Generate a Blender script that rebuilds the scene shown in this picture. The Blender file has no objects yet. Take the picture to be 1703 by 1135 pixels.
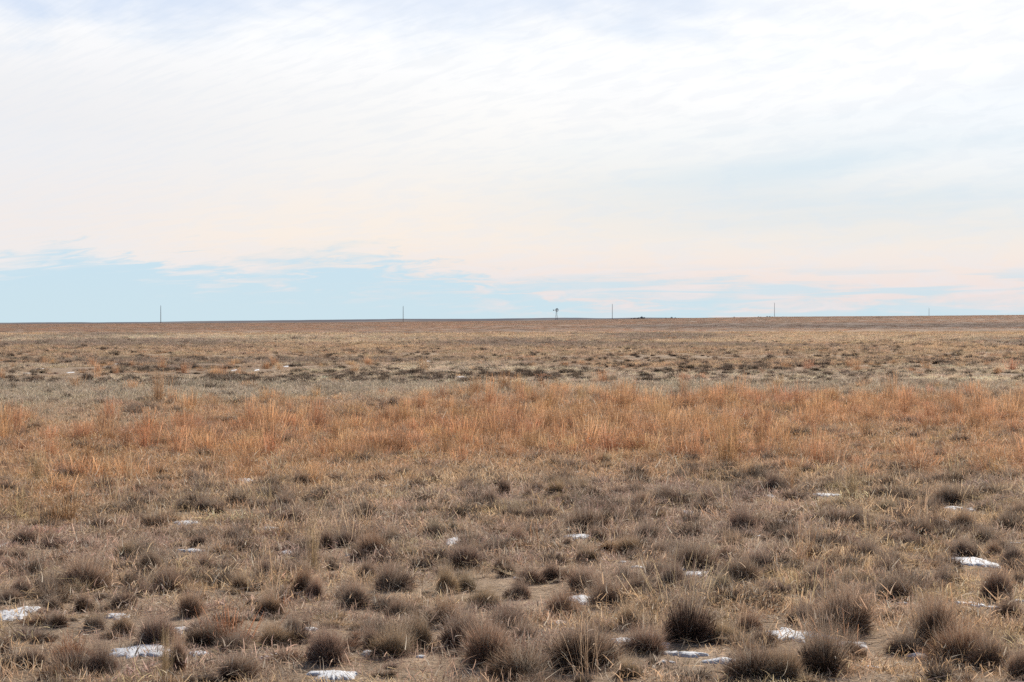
import bpy, math, random
import numpy as np
from mathutils import Vector
random.seed(7)
RNG = np.random.default_rng(11)
SC = bpy.context.scene
COL = SC.collection

# ------------------------------------------------------------------ photo geometry
F = 3800.0                    # focal length in photo pixels (photo 1703 x 1135)
CX, CY, HY = 851.5, 567.5, 530.0
CAMH = 1.8
PITCH = math.atan((CY - HY) / F)

# ------------------------------------------------------------------ noise
def _h(ix, iy, s):
    n = (ix.astype(np.int64) * 374761393 + iy.astype(np.int64) * 668265263 + s * 974634777) & 0xFFFFFFFF
    n = ((n ^ (n >> 13)) * 1274126177) & 0xFFFFFFFF
    n = n ^ (n >> 16)
    return (n & 0xFFFFFF) / float(0xFFFFFF)
def vn(x, y, s=0):
    x = np.asarray(x, float); y = np.asarray(y, float)
    ix = np.floor(x); iy = np.floor(y); fx = x - ix; fy = y - iy
    fx = fx * fx * (3 - 2 * fx); fy = fy * fy * (3 - 2 * fy)
    a = _h(ix, iy, s); b = _h(ix + 1, iy, s); c = _h(ix, iy + 1, s); d = _h(ix + 1, iy + 1, s)
    return (a + (b - a) * fx) * (1 - fy) + (c + (d - c) * fx) * fy
def fbm(x, y, s=0, o=4):
    t = 0; a = .5
    for k in range(o):
        t = t + a * vn(x * 2 ** k, y * 2 ** k, s + k); a *= .5
    return t / (1 - .5 ** o)
def ss(a, b, x):
    t = np.clip((np.asarray(x, float) - a) / (b - a), 0, 1)
    return t * t * (3 - 2 * t)

# ------------------------------------------------------------------ terrain
CREST_X = [-3000, -400, 0, 560, 900, 1050, 1290, 1545, 1703, 2200, 5000]
CREST_Y = [543, 541.5, 540.5, 537.3, 534, 531.3, 527.6, 526, 524.6, 523, 522]
def terrain(x, y):
    x = np.asarray(x, float); y = np.asarray(y, float)
    d = np.hypot(x, y) + 1e-6
    az = np.arctan2(x, np.maximum(y, 1e-3))
    px = CX + F * np.clip(az, -1, 1)
    yc = np.interp(px, CREST_X, CREST_Y)
    zc = CAMH + (HY - yc) * 1000 / F
    front = ss(-200, 200, y)
    z = zc * ss(120, 1000, d) ** 1.15 * front
    z = z - front * (2.2 * ss(1000, 1900, d) + 9 * ss(1800, 4200, d)) - 60 * ss(4000, 26000, d)
    near = 1 - ss(60, 140, d)
    z = z + near * (0.07 * (fbm(x * .9, y * .9, 5, 4) - .5) + 0.05 * (vn(x / 3.1, y / 3.1, 9) - .5))
    z = z + ss(40, 200, d) * (1 - ss(700, 1000, d)) * 0.35 * (vn(x / 60, y / 60, 21) - .5)
    return z
CAMZ = CAMH
def ground_at(px, py):
    """ground point seen at a photo pixel (the ray is followed to the terrain)"""
    a = (px - CX) / F; e = (HY - py) / F
    t = CAMH / max(-e, .0008)
    for _ in range(12):
        z = float(terrain(a * t, t))
        t += ((CAMZ + e * t) - z) / max(-e, .0008) * .7
    return a * t, t, float(terrain(a * t, t))
def at(px, py, d):
    return ((px - CX) / F * d, d, CAMZ + (HY - py) / F * d)

# ------------------------------------------------------------------ mesh helper
class MB:
    def __init__(s): s.v = []; s.f = []
    def poly(s, pts):
        i = len(s.v); s.v += [tuple(p) for p in pts]; s.f.append(tuple(range(i, i + len(pts))))
    def tube(s, pts, rad, n=8, cap=True):
        pts = [Vector(p) for p in pts]
        if not hasattr(rad, '__len__'): rad = [rad] * len(pts)
        rings = []
        for k, p in enumerate(pts):
            t = (pts[min(k + 1, len(pts) - 1)] - pts[max(k - 1, 0)]).normalized()
            u = t.cross(Vector((0, 0, 1)) if abs(t.z) < .9 else Vector((1, 0, 0))).normalized(); w = t.cross(u)
            i = len(s.v)
            for j in range(n):
                a = 2 * math.pi * j / n
                s.v.append(tuple(p + (u * math.cos(a) + w * math.sin(a)) * rad[k]))
            rings.append(i)
        for a, b in zip(rings, rings[1:]):
            for j in range(n):
                s.f.append((a + j, a + (j + 1) % n, b + (j + 1) % n, b + j))
        if cap:
            s.f.append(tuple(rings[0] + j for j in reversed(range(n)))); s.f.append(tuple(rings[-1] + j for j in range(n)))
        return s
    def box(s, c, size):
        i = len(s.v); x, y, z = c; a, b, h = [q / 2 for q in size]
        for sz in (-1, 1):
            for sx, sy in ((-1, -1), (1, -1), (1, 1), (-1, 1)):
                s.v.append((x + sx * a, y + sy * b, z + sz * h))
        for q in ((3, 2, 1, 0), (4, 5, 6, 7), (0, 1, 5, 4), (1, 2, 6, 5), (2, 3, 7, 6), (3, 0, 4, 7)):
            s.f.append(tuple(i + k for k in q))
        return s
    def build(s, name, mat, parent=None, smooth=False):
        me = bpy.data.meshes.new(name); me.from_pydata(s.v, [], s.f); me.update()
        if smooth: me.polygons.foreach_set('use_smooth', [True] * len(me.polygons))
        o = bpy.data.objects.new(name, me); COL.objects.link(o); me.materials.append(mat)
        if parent: o.parent = parent
        return o
def tag(o, label=None, cat=None, group=None, kind=None):
    for k, v in (('label', label), ('category', cat), ('group', group), ('kind', kind)):
        if v: o[k] = v
    return o
def empty(name, loc, rz=0):
    o = bpy.data.objects.new(name, None); COL.objects.link(o); o.location = loc; o.rotation_euler = (0, 0, rz)
    o.empty_display_size = .2
    return o

# ------------------------------------------------------------------ materials
def mat(name):
    m = bpy.data.materials.new(name); m.use_nodes = True; nt = m.node_tree; nt.nodes.clear()
    return m, nt, nt.nodes.new('ShaderNodeOutputMaterial')
def N(nt, t, **kw):
    n = nt.nodes.new(t)
    for k, v in kw.items():
        if k.startswith('i_'): n.inputs[int(k[2:]) if k[2:].isdigit() else k[2:].replace('_', ' ')].default_value = v
        else: setattr(n, k, v)
    return n
def M(nt, op, a, b=None, c=None, clamp=False):
    n = nt.nodes.new('ShaderNodeMath'); n.operation = op; n.use_clamp = clamp
    for i, v in enumerate((a, b, c)):
        if v is None: continue
        if isinstance(v, (int, float)): n.inputs[i].default_value = v
        else: nt.links.new(v, n.inputs[i])
    return n.outputs[0]
def MIX(nt, f, a, b, bt='MIX'):
    n = nt.nodes.new('ShaderNodeMix'); n.data_type = 'RGBA'; n.blend_type = bt
    for s, v in ((n.inputs[0], f), (n.inputs[6], a), (n.inputs[7], b)):
        if isinstance(v, (int, float)): s.default_value = v
        elif isinstance(v, tuple): s.default_value = v if len(v) == 4 else (*v, 1)
        else: nt.links.new(v, s)
    return n.outputs[2]
def MAPR(nt, v, a, b, c=0., d=1., smooth=True):
    n = nt.nodes.new('ShaderNodeMapRange'); n.interpolation_type = 'SMOOTHSTEP' if smooth else 'LINEAR'
    nt.links.new(v, n.inputs[0])
    for i, q in zip((1, 2, 3, 4), (a, b, c, d)): n.inputs[i].default_value = q
    return n.outputs[0]
def NOISE(nt, vec, scale, detail=3, rough=.55, dist=0.):
    n = N(nt, 'ShaderNodeTexNoise'); n.inputs['Scale'].default_value = scale; n.inputs['Detail'].default_value = detail
    n.inputs['Roughness'].default_value = rough; n.inputs['Distortion'].default_value = dist
    if vec is not None: nt.links.new(vec, n.inputs['Vector'])
    return n.outputs[0]

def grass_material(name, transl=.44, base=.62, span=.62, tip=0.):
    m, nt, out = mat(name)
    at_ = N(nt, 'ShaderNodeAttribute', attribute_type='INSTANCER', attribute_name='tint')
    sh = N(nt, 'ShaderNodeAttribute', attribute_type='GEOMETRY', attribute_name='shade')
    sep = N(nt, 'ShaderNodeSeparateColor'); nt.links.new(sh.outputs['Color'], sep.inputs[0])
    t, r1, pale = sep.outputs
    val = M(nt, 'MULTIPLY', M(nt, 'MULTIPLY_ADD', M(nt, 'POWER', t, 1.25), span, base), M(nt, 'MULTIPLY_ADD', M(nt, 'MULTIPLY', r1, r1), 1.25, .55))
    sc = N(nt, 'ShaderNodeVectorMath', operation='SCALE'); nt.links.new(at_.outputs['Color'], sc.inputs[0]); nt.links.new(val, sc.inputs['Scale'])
    body = MIX(nt, M(nt, 'MULTIPLY', M(nt, 'POWER', t, 2.5), tip), sc.outputs[0], (.66, .45, .30)) if tip else sc.outputs[0]  # straw-coloured tips paint in the backlit halo
    col = MIX(nt, pale, body, (.78, .69, .56))  # near-white blades paint in glints; pale feathery tips share this channel
    dif = N(nt, 'ShaderNodeBsdfDiffuse'); tr = N(nt, 'ShaderNodeBsdfTranslucent')
    nt.links.new(col, dif.inputs[0]); nt.links.new(col, tr.inputs[0])
    mx = N(nt, 'ShaderNodeMixShader'); mx.inputs[0].default_value = transl
    nt.links.new(dif.outputs[0], mx.inputs[1]); nt.links.new(tr.outputs[0], mx.inputs[2])
    gl = N(nt, 'ShaderNodeBsdfGlossy'); gl.inputs['Roughness'].default_value = .45; gl.inputs[0].default_value = (.9, .85, .8, 1)
    m2 = N(nt, 'ShaderNodeMixShader'); m2.inputs[0].default_value = .03
    nt.links.new(mx.outputs[0], m2.inputs[1]); nt.links.new(gl.outputs[0], m2.inputs[2])
    nt.links.new(m2.outputs[0], out.inputs[0])
    return m
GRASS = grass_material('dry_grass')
TUSSOCK = grass_material('dense_tussock_grass', .35, .06, 1.3, .58)  # near-black roots paint the shaded tussock fronts into the blade colour

def plain(name, col, rough=.8, var=.25, scale=3., metal=0.):
    m, nt, out = mat(name)
    tc = N(nt, 'ShaderNodeTexCoord'); n = NOISE(nt, tc.outputs['Object'], scale, 4)
    k = M(nt, 'MULTIPLY_ADD', n, 2 * var, 1 - var)
    sc = N(nt, 'ShaderNodeVectorMath', operation='SCALE'); sc.inputs[0].default_value = col; nt.links.new(k, sc.inputs['Scale'])
    p = N(nt, 'ShaderNodeBsdfPrincipled'); p.inputs['Roughness'].default_value = rough; p.inputs['Metallic'].default_value = metal
    nt.links.new(sc.outputs[0], p.inputs['Base Color']); nt.links.new(p.outputs[0], out.inputs[0])
    return m

# ------------------------------------------------------------------ zones of the prairie (by place on the ground)
PAL = dict(
    fore=(.385, .272, .182), tan=(.715, .495, .300), mauve=(.495, .350, .272), orange=(.640, .372, .200), rust=(.560, .288, .158),
    pale=(.560, .455, .335), brown=(.365, .275, .210), farred=(.395, .275, .202), dark=(.140, .105, .088), soil=(.50, .36, .245), straw=(.70, .51, .32))
PAL = {k: np.array(v) for k, v in PAL.items()}
def rowy(d): return HY + F * CAMH / np.maximum(d, .5)          # photo row of flat ground at that distance
def zone_weights(x, y):
    x = np.asarray(x, float); y = np.asarray(y, float)
    d = np.maximum(np.hypot(x, y), 1.); px = CX + F * x / np.maximum(y, 1); r = rowy(d)
    pn = (fbm(x / 6, y / 9, 31, 3) - .5)
    rn = r + pn * 75 * np.clip((r - 540) / 110, 0, 1.4)
    lo = np.interp(px, [-600, 0, 250, 600, 900, 1300, 1703, 2300], [870, 865, 835, 795, 775, 768, 760, 755])
    hi = np.interp(px, [-600, 0, 250, 600, 900, 1300, 1703, 2300], [688, 685, 682, 673, 667, 658, 632, 620])
    orange = ss(lo + 44, lo - 44, rn) * ss(hi - 24, hi + 24, rn)
    pale = ss(hi + 6, hi - 10, rn) * ss(604, 622, rn + pn * 10) 
    far = ss(606, 596, rn)
    fore = np.clip(1 - orange - pale - far, 0, 1)
    return fore, orange, pale, far, r, px, d
SOILPX = [(690,1100,75),(735,1058,45),(1185,1088,80),(1480,1108,100),(1300,1122,70),(655,1000,45),(845,968,35),(1050,948,70),(1255,905,30),(1630,1012,60),(560,1095,30),(940,1052,50)]
SOILXY = [((px - CX) / F * (CAMH * F / (py - HY)), CAMH * F / (py - HY), w / F * (CAMH * F / (py - HY))) for px, py, w in SOILPX]
def soil_spots(x, y):
    m = np.zeros(np.shape(x)); wob = (fbm(np.asarray(x) / .25, np.asarray(y) / .4, 99, 3) - .5) * 1.1
    for sx, sy, w in SOILXY: m = np.maximum(m, ss(1.15, .55, np.hypot((x - sx) / (w * .5), (y - sy) / (w * 1.5)) + wob))
    return m
def mixc(a, b, t): t = np.asarray(t)[..., None]; return a * (1 - t) + b * t
def ground_colour(x, y):
    fore, orange, pale, far, r, px, d = zone_weights(x, y)
    n1 = fbm(x / 2.2, y / 3.5, 41, 4); n2 = fbm(x / 14, y / 30, 47, 3); n3 = fbm(x / 90, y / 160, 53, 3)
    cf = mixc(PAL['fore'], PAL['soil'], ss(.56, .70, n1) * np.interp(r, [820, 960, 1040], [.1, .4, .9]))
    co = mixc(PAL['orange'], PAL['tan'], ss(.4, .65, n1) * .7) * .85
    cp = mixc(PAL['pale'], PAL['brown'], ss(.45, .7, n1) * .5)
    cf = mixc(cf, PAL['soil'] * 1.08, soil_spots(x, y))
    # far field: stacked strips
    tb = mixc(PAL['brown'], PAL['tan'], ss(.38, .62, n2) * .7)
    strip = ss(572, 567, r) * ss(557, 561, r) * np.interp(px, [0, 500, 800, 1703], [1, .8, .35, .45]) * ss(.3, .55, n2 * .5 + n3 * .5)
    tb = mixc(tb, PAL['pale'] * 1.12, strip)
    olive = ss(603, 590, r) * ss(572, 580, r)
    tb = mixc(tb, PAL['tan'] * .95, olive * .5)
    red = ss(557, 551, r + (n3 - .5) * 8)
    tb = mixc(tb, mixc(PAL['farred'], PAL['rust'], ss(.45, .65, n2) * .25), red * .9)
    dk = ss(552, 548.5, r) * ss(543.5, 546, r) * ss(.42, .6, n3) * ss(500, 1000, px)
    tb = mixc(tb, PAL['dark'] * 1.25, dk * .7)
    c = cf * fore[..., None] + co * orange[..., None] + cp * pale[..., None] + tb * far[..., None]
    hz = ss(300, 1400, d)[..., None]                                   # distance haze painted into the ground colour, greyer with range
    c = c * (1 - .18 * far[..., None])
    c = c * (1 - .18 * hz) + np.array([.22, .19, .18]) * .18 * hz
    return c

# ground sheet
def build_ground():
    rad = [.6]
    while rad[-1] < 40000: rad.append(rad[-1] * (1.0125 if rad[-1] < 1100 else 1.035))
    rad = np.array(rad)
    a_front = np.linspace(-.30, .30, 300)
    a_rest = np.linspace(.30, 2 * math.pi - .30, 130)[1:-1]
    ang = np.concatenate([a_front, a_rest]); na, nr = len(ang), len(rad)
    R, A = np.meshgrid(rad, ang, indexing='ij')
    X = R * np.sin(A); Y = R * np.cos(A); Z = terrain(X, Y)
    co = np.stack([X, Y, Z], -1).reshape(-1, 3)
    i, j = np.meshgrid(np.arange(nr - 1), np.arange(na), indexing='ij'); j2 = (j + 1) % na
    q = np.stack([i * na + j, (i + 1) * na + j, (i + 1) * na + j2, i * na + j2], -1).reshape(-1, 4)[:, ::-1]
    me = bpy.data.meshes.new('ground'); me.vertices.add(len(co)); me.vertices.foreach_set('co', co.ravel())
    me.loops.add(q.size); me.loops.foreach_set('vertex_index', q.ravel().astype(np.int32))
    me.polygons.add(len(q)); me.polygons.foreach_set('loop_start', np.arange(0, q.size, 4, dtype=np.int32))
    me.polygons.foreach_set('use_smooth', np.ones(len(q), bool))
    me.update(calc_edges=True)
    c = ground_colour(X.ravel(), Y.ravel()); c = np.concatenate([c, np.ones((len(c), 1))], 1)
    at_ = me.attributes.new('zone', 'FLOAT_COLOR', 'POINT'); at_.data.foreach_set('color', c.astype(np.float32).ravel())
    m, nt, out = mat('prairie_soil')
    za = N(nt, 'ShaderNodeAttribute', attribute_name='zone'); tc = N(nt, 'ShaderNodeTexCoord')
    n1 = NOISE(nt, tc.outputs['Object'], 22, 5, .65); n2 = NOISE(nt, tc.outputs['Object'], 1.1, 5, .6)
    mp = N(nt, 'ShaderNodeMapping'); mp.inputs['Scale'].default_value = (.35, .12, 1); nt.links.new(tc.outputs['Object'], mp.inputs[0])
    n3 = NOISE(nt, mp.outputs[0], 1., 5, .7)
    k = M(nt, 'MULTIPLY', M(nt, 'MULTIPLY_ADD', n1, .9, .55), M(nt, 'MULTIPLY_ADD', n2, .7, .65))
    k = M(nt, 'MULTIPLY', k, M(nt, 'MULTIPLY_ADD', n3, .8, .6))
    sc = N(nt, 'ShaderNodeVectorMath', operation='SCALE'); nt.links.new(za.outputs['Color'], sc.inputs[0]); nt.links.new(k, sc.inputs['Scale'])
    p = N(nt, 'ShaderNodeBsdfPrincipled'); p.inputs['Roughness'].default_value = .95; p.inputs['Specular IOR Level'].default_value = .1
    nt.links.new(sc.outputs[0], p.inputs['Base Color'])
    b = N(nt, 'ShaderNodeBump'); b.inputs['Strength'].default_value = .8; b.inputs['Distance'].default_value = .04; nt.links.new(n1, b.inputs['Height'])
    nt.links.new(b.outputs[0], p.inputs['Normal']); nt.links.new(p.outputs[0], out.inputs[0])
    me.materials.append(m)
    o = bpy.data.objects.new('ground', me); COL.objects.link(o)
    tag(o, 'flat sandy prairie ground running to the horizon', 'ground', kind='structure')
build_ground()

# distant hills
def build_hills():
    hx = [-3500, -400, 0, 250, 420, 560, 700, 800, 900, 960, 1010, 1060, 1130, 1300, 2100, 5000]
    hy = [540, 538, 537, 535.8, 533.4, 531.6, 530.4, 530.8, 529.4, 528.6, 529.5, 528.6, 529.1, 528.8, 528.5, 527]
    pxs = np.linspace(-3000, 4700, 900); ds = np.array([4300, 5200, 6200, 7200, 8000, 8600, 9300, 10500.])
    prof = np.array([-.9, -.35, .2, .62, .9, 1., .8, -1.])
    top = np.interp(pxs, hx, hy) + (fbm(pxs / 55, pxs * 0, 71, 4) - .5) * 1.1
    ztop = CAMZ + (HY - top) * 8600 / F
    v = []
    for k, dd in enumerate(ds):
        a = (pxs - CX) / F
        base = CAMZ + (HY - 541.5) * dd / F - 2
        z = base + (ztop - (CAMZ + (HY - 541.5) * 8600 / F - 2)) * prof[k] + (fbm(pxs / 30, pxs * 0 + k * 7.7, 77, 3) - .5) * 3 * (k not in (0, 7, 5))
        v.append(np.stack([np.sin(a) * dd, np.cos(a) * dd, z], -1))
    v = np.concatenate(v); n = len(pxs); f = []
    for k in range(len(ds) - 1):
        for j in range(n - 1): f.append((k * n + j, k * n + j + 1, (k + 1) * n + j + 1, (k + 1) * n + j))
    b = MB(); b.v = [tuple(q) for q in v]; b.f = f
    m, nt, out = mat('hazy_hill_grass')
    tc = N(nt, 'ShaderNodeTexCoord'); mp = N(nt, 'ShaderNodeMapping'); mp.inputs['Scale'].default_value = (.004, .0011, .02); nt.links.new(tc.outputs['Object'], mp.inputs[0])
    n1 = NOISE(nt, mp.outputs[0], 1., 5, .6)
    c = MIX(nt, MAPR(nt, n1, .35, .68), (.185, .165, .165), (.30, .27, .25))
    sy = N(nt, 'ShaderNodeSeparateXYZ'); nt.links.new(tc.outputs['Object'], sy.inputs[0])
    c = MIX(nt, MAPR(nt, sy.outputs[1], 7000, 8500), c, (.165, .17, .205))  # blue-grey aerial haze painted into the farther slopes
    p = N(nt, 'ShaderNodeBsdfPrincipled'); p.inputs['Roughness'].default_value = 1; p.inputs['Specular IOR Level'].default_value = 0
    nt.links.new(c, p.inputs['Base Color']); nt.links.new(p.outputs[0], out.inputs[0])
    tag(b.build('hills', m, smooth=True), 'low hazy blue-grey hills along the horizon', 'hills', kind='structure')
build_hills()

# ------------------------------------------------------------------ grass meshes
def blade_mesh(name, root, base_dir, length, width, droop, curl, segs=3, pale=None, rnd=None, wtip=.15, rng=RNG):
    """many curved tapering blades in one mesh. root (n,3), base_dir (n,3), the rest (n,)"""
    n = len(root)
    g = np.array([0, 0, -1.])
    side = np.cross(base_dir, rng.normal(size=(n, 3))); side /= np.linalg.norm(side, axis=1)[:, None] + 1e-9
    P = [root]; dcur = base_dir.copy(); W = [np.ones(n)]
    lat = rng.normal(size=(n, 3)); lat /= np.linalg.norm(lat, axis=1)[:, None]
    for k in range(segs):
        dcur = dcur + g * (droop / segs)[:, None] + lat * (curl / segs)[:, None]
        dcur /= np.linalg.norm(dcur, axis=1)[:, None]
        P.append(P[-1] + dcur * (length / segs)[:, None]); W.append(np.full(n, 1 - (1 - wtip) * ((k + 1) / segs) ** 1.5))
    V = np.empty((n, (segs + 1) * 2, 3)); S = np.ones((n, (segs + 1) * 2, 4), np.float32)
    rnd = rng.random(n) if rnd is None else rnd; pale = np.zeros(n) if pale is None else pale
    for k in range(segs + 1):
        w = (width * W[k] * .5)[:, None] * side
        V[:, 2 * k] = P[k] - w; V[:, 2 * k + 1] = P[k] + w
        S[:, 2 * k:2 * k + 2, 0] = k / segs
    S[..., 1] = rnd[:, None]; S[..., 2] = pale[:, None]
    base = (np.arange(n) * (segs + 1) * 2)[:, None]
    q = np.concatenate([base + np.array([2 * k, 2 * k + 1, 2 * k + 3, 2 * k + 2]) for k in range(segs)], 1).reshape(-1, 4)
    return V.reshape(-1, 3), q, S.reshape(-1, 4)
def mesh_from(name, chunks, mat_=None):
    V = np.concatenate([c[0] for c in chunks]); S = np.concatenate([c[2] for c in chunks]); q = []; o = 0
    for c in chunks: q.append(c[1] + o); o += len(c[0])
    q = np.concatenate(q)
    me = bpy.data.meshes.new(name); me.vertices.add(len(V)); me.vertices.foreach_set('co', V.astype(np.float32).ravel())
    me.loops.add(q.size); me.loops.foreach_set('vertex_index', q.ravel().astype(np.int32))
    me.polygons.add(len(q)); me.polygons.foreach_set('loop_start', np.arange(0, q.size, 4, dtype=np.int32))
    me.update(calc_edges=True)
    a = me.attributes.new('shade', 'FLOAT_COLOR', 'POINT'); a.data.foreach_set('color', S.astype(np.float32).ravel())
    me.materials.append(mat_ or GRASS)
    return me
def dirs(theta, phi): return np.stack([np.sin(theta) * np.cos(phi), np.sin(theta) * np.sin(phi), np.cos(theta)], -1)

def tussock_mesh(name, seed, n=1500, w=.006, stiff=.5, loose=.12, pale=.03, core=.36):
    """lopsided dome of fine stiff blades in a few sub-clumps, about 2 wide and 1.1 high"""
    r = np.random.default_rng(seed)
    nb = r.integers(3, 7); cx = r.normal(0, .27, (nb, 2)); ch = r.uniform(.6, 1.12, nb); cr = r.uniform(.5, 1.1, nb); cl = r.normal(0, .22, (nb, 2))
    pick = r.choice(nb, n, p=cr ** 2 / np.sum(cr ** 2))
    rr = np.sqrt(r.random(n)) * .32 * cr[pick]; phi = r.random(n) * 6.283
    root = np.stack([rr * np.cos(phi) + cx[pick, 0], rr * np.sin(phi) + cx[pick, 1], np.full(n, -.03)], -1)
    out = np.hypot(root[:, 0], root[:, 1]); oph = np.arctan2(root[:, 1], root[:, 0]) + r.normal(0, .55, n)
    th = np.clip(out * 1.7 + np.abs(r.normal(0, .3, n)), 0, 1.45)
    lean = r.normal(0, .16, 2)
    dd = dirs(th, oph); dd[:, 0] += cl[pick, 0] + lean[0]; dd[:, 1] += cl[pick, 1] + lean[1]; dd /= np.linalg.norm(dd, axis=1)[:, None]
    L = (1.02 - .28 * th) * r.uniform(.5, 1.15, n) * ch[pick]
    c1 = blade_mesh(name, root, dd, L, np.full(n, w) * r.uniform(.7, 1.5, n), r.uniform(.1, .7, n) * (1.3 - stiff), r.normal(0, .42, n), 3, (r.random(n) < pale) * .8, rng=r)
    m = int(n * loose); th2 = np.clip(np.abs(r.normal(.7, .5, m)), 0, 1.5); ph = r.random(m) * 6.283
    root2 = np.stack([r.normal(0, .25, m), r.normal(0, .25, m), np.zeros(m)], -1)
    c2 = blade_mesh(name, root2, dirs(th2, ph), r.uniform(.7, 1.35, m), np.full(m, w * .75), r.uniform(.2, 1.6, m), r.normal(0, .9, m), 4, np.where(r.random(m) < .12, .85, r.uniform(.05, .35, m)), rng=r)
    # thatch of old dead blades, kept near black to paint in the shaded heart
    k = int(n * core); pk = r.choice(nb, k, p=cr ** 2 / np.sum(cr ** 2)); q = np.sqrt(r.random(k)) * .36 * cr[pk]; ph = r.random(k) * 6.283
    root3 = np.stack([q * np.cos(ph) + cx[pk, 0], q * np.sin(ph) + cx[pk, 1], np.full(k, -.03)], -1)
    d3 = dirs(np.clip(q * 1.5 + np.abs(r.normal(0, .3, k)), 0, 1.3), ph + r.normal(0, .5, k)); d3[:, 0] += cl[pk, 0] + lean[0]; d3[:, 1] += cl[pk, 1] + lean[1]; d3 /= np.linalg.norm(d3, axis=1)[:, None]
    c3 = blade_mesh(name, root3, d3, r.uniform(.3, .68, k) * ch[pk], np.full(k, w * 2.6), r.uniform(.1, .5, k), r.normal(0, .3, k), 2, wtip=.5, rng=r)
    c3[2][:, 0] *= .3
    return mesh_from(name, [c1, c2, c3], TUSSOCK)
def wispy_mesh(name, seed, n=260, w=.0022, h=.2, rad=.2, pale=.05):
    """low matted tuft, metres"""
    r = np.random.default_rng(seed)
    root = np.stack([r.normal(0, rad * .5, n), r.normal(0, rad * .5, n), np.full(n, -.01)], -1)
    th = np.clip(np.abs(r.normal(.35, .5, n)), 0, 1.5); ph = r.random(n) * 6.283
    L = h * r.uniform(.4, 1.35, n)
    c = blade_mesh(name, root, dirs(th, ph), L, np.full(n, w) * r.uniform(.7, 1.5, n), r.uniform(.1, 1.5, n), r.normal(0, .9, n), 4, (r.random(n) < pale) * r.uniform(.4, 1, n), rng=r)
    return mesh_from(name, [c])
def stem_mesh(name, seed, n=90, h=.75, rad=.12, w=.003, tips=.35, leaves=2):
    """upright bunch of stiff dead stems with narrow leaves and pale feathery tips, metres"""
    r = np.random.default_rng(seed)
    rr = np.abs(r.normal(0, rad * .6, n)); phi = r.random(n) * 6.283
    root = np.stack([rr * np.cos(phi), rr * np.sin(phi), np.full(n, -.02)], -1)
    th = np.abs(r.normal(0, .1, n)) + rr / rad * .07; L = h * (1 - np.abs(r.normal(0, .32, n))).clip(.25, 1.1)
    rnd = r.random(n); sd = dirs(th, phi + r.normal(0, .4, n))
    ch = [blade_mesh(name, root, sd, L, np.full(n, w), r.uniform(-.02, .12, n), r.normal(0, .12, n), 3, rnd=rnd, wtip=.5, rng=r)]
    m = n * leaves; k = r.integers(0, n, m); t = r.uniform(.05, .75, m)
    ch.append(blade_mesh(name, root[k] + sd[k] * (L[k] * t)[:, None], dirs(np.abs(r.normal(.55, .3, m)), r.random(m) * 6.283), L[k] * r.uniform(.2, .45, m), np.full(m, w * .9),
                         r.uniform(.2, 1.8, m), r.normal(0, .7, m), 3, (r.random(m) < .06) * .5, rng=r))
    m = int(n * tips); k = r.integers(0, n, m); t = r.uniform(.55, 1., m)
    ch.append(blade_mesh(name, root[k] + sd[k] * (L[k] * t)[:, None], dirs(np.abs(r.normal(.8, .4, m)), r.random(m) * 6.283), h * r.uniform(.02, .05, m), np.full(m, w * 2.2),
                         r.uniform(.5, 1.5, m), r.normal(0, 1., m), 2, r.uniform(.5, 1., m), rng=r))
    # dense basal leaves
    m = n; th = np.clip(np.abs(r.normal(.4, .35, m)), 0, 1.4)
    ch.append(blade_mesh(name, np.stack([r.normal(0, rad * .5, m), r.normal(0, rad * .5, m), np.zeros(m)], -1), dirs(th, r.random(m) * 6.283), h * r.uniform(.2, .5, m), np.full(m, w),
                         r.uniform(.2, 1.4, m), r.normal(0, .5, m), 3, rng=r))
    return mesh_from(name, ch)

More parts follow.
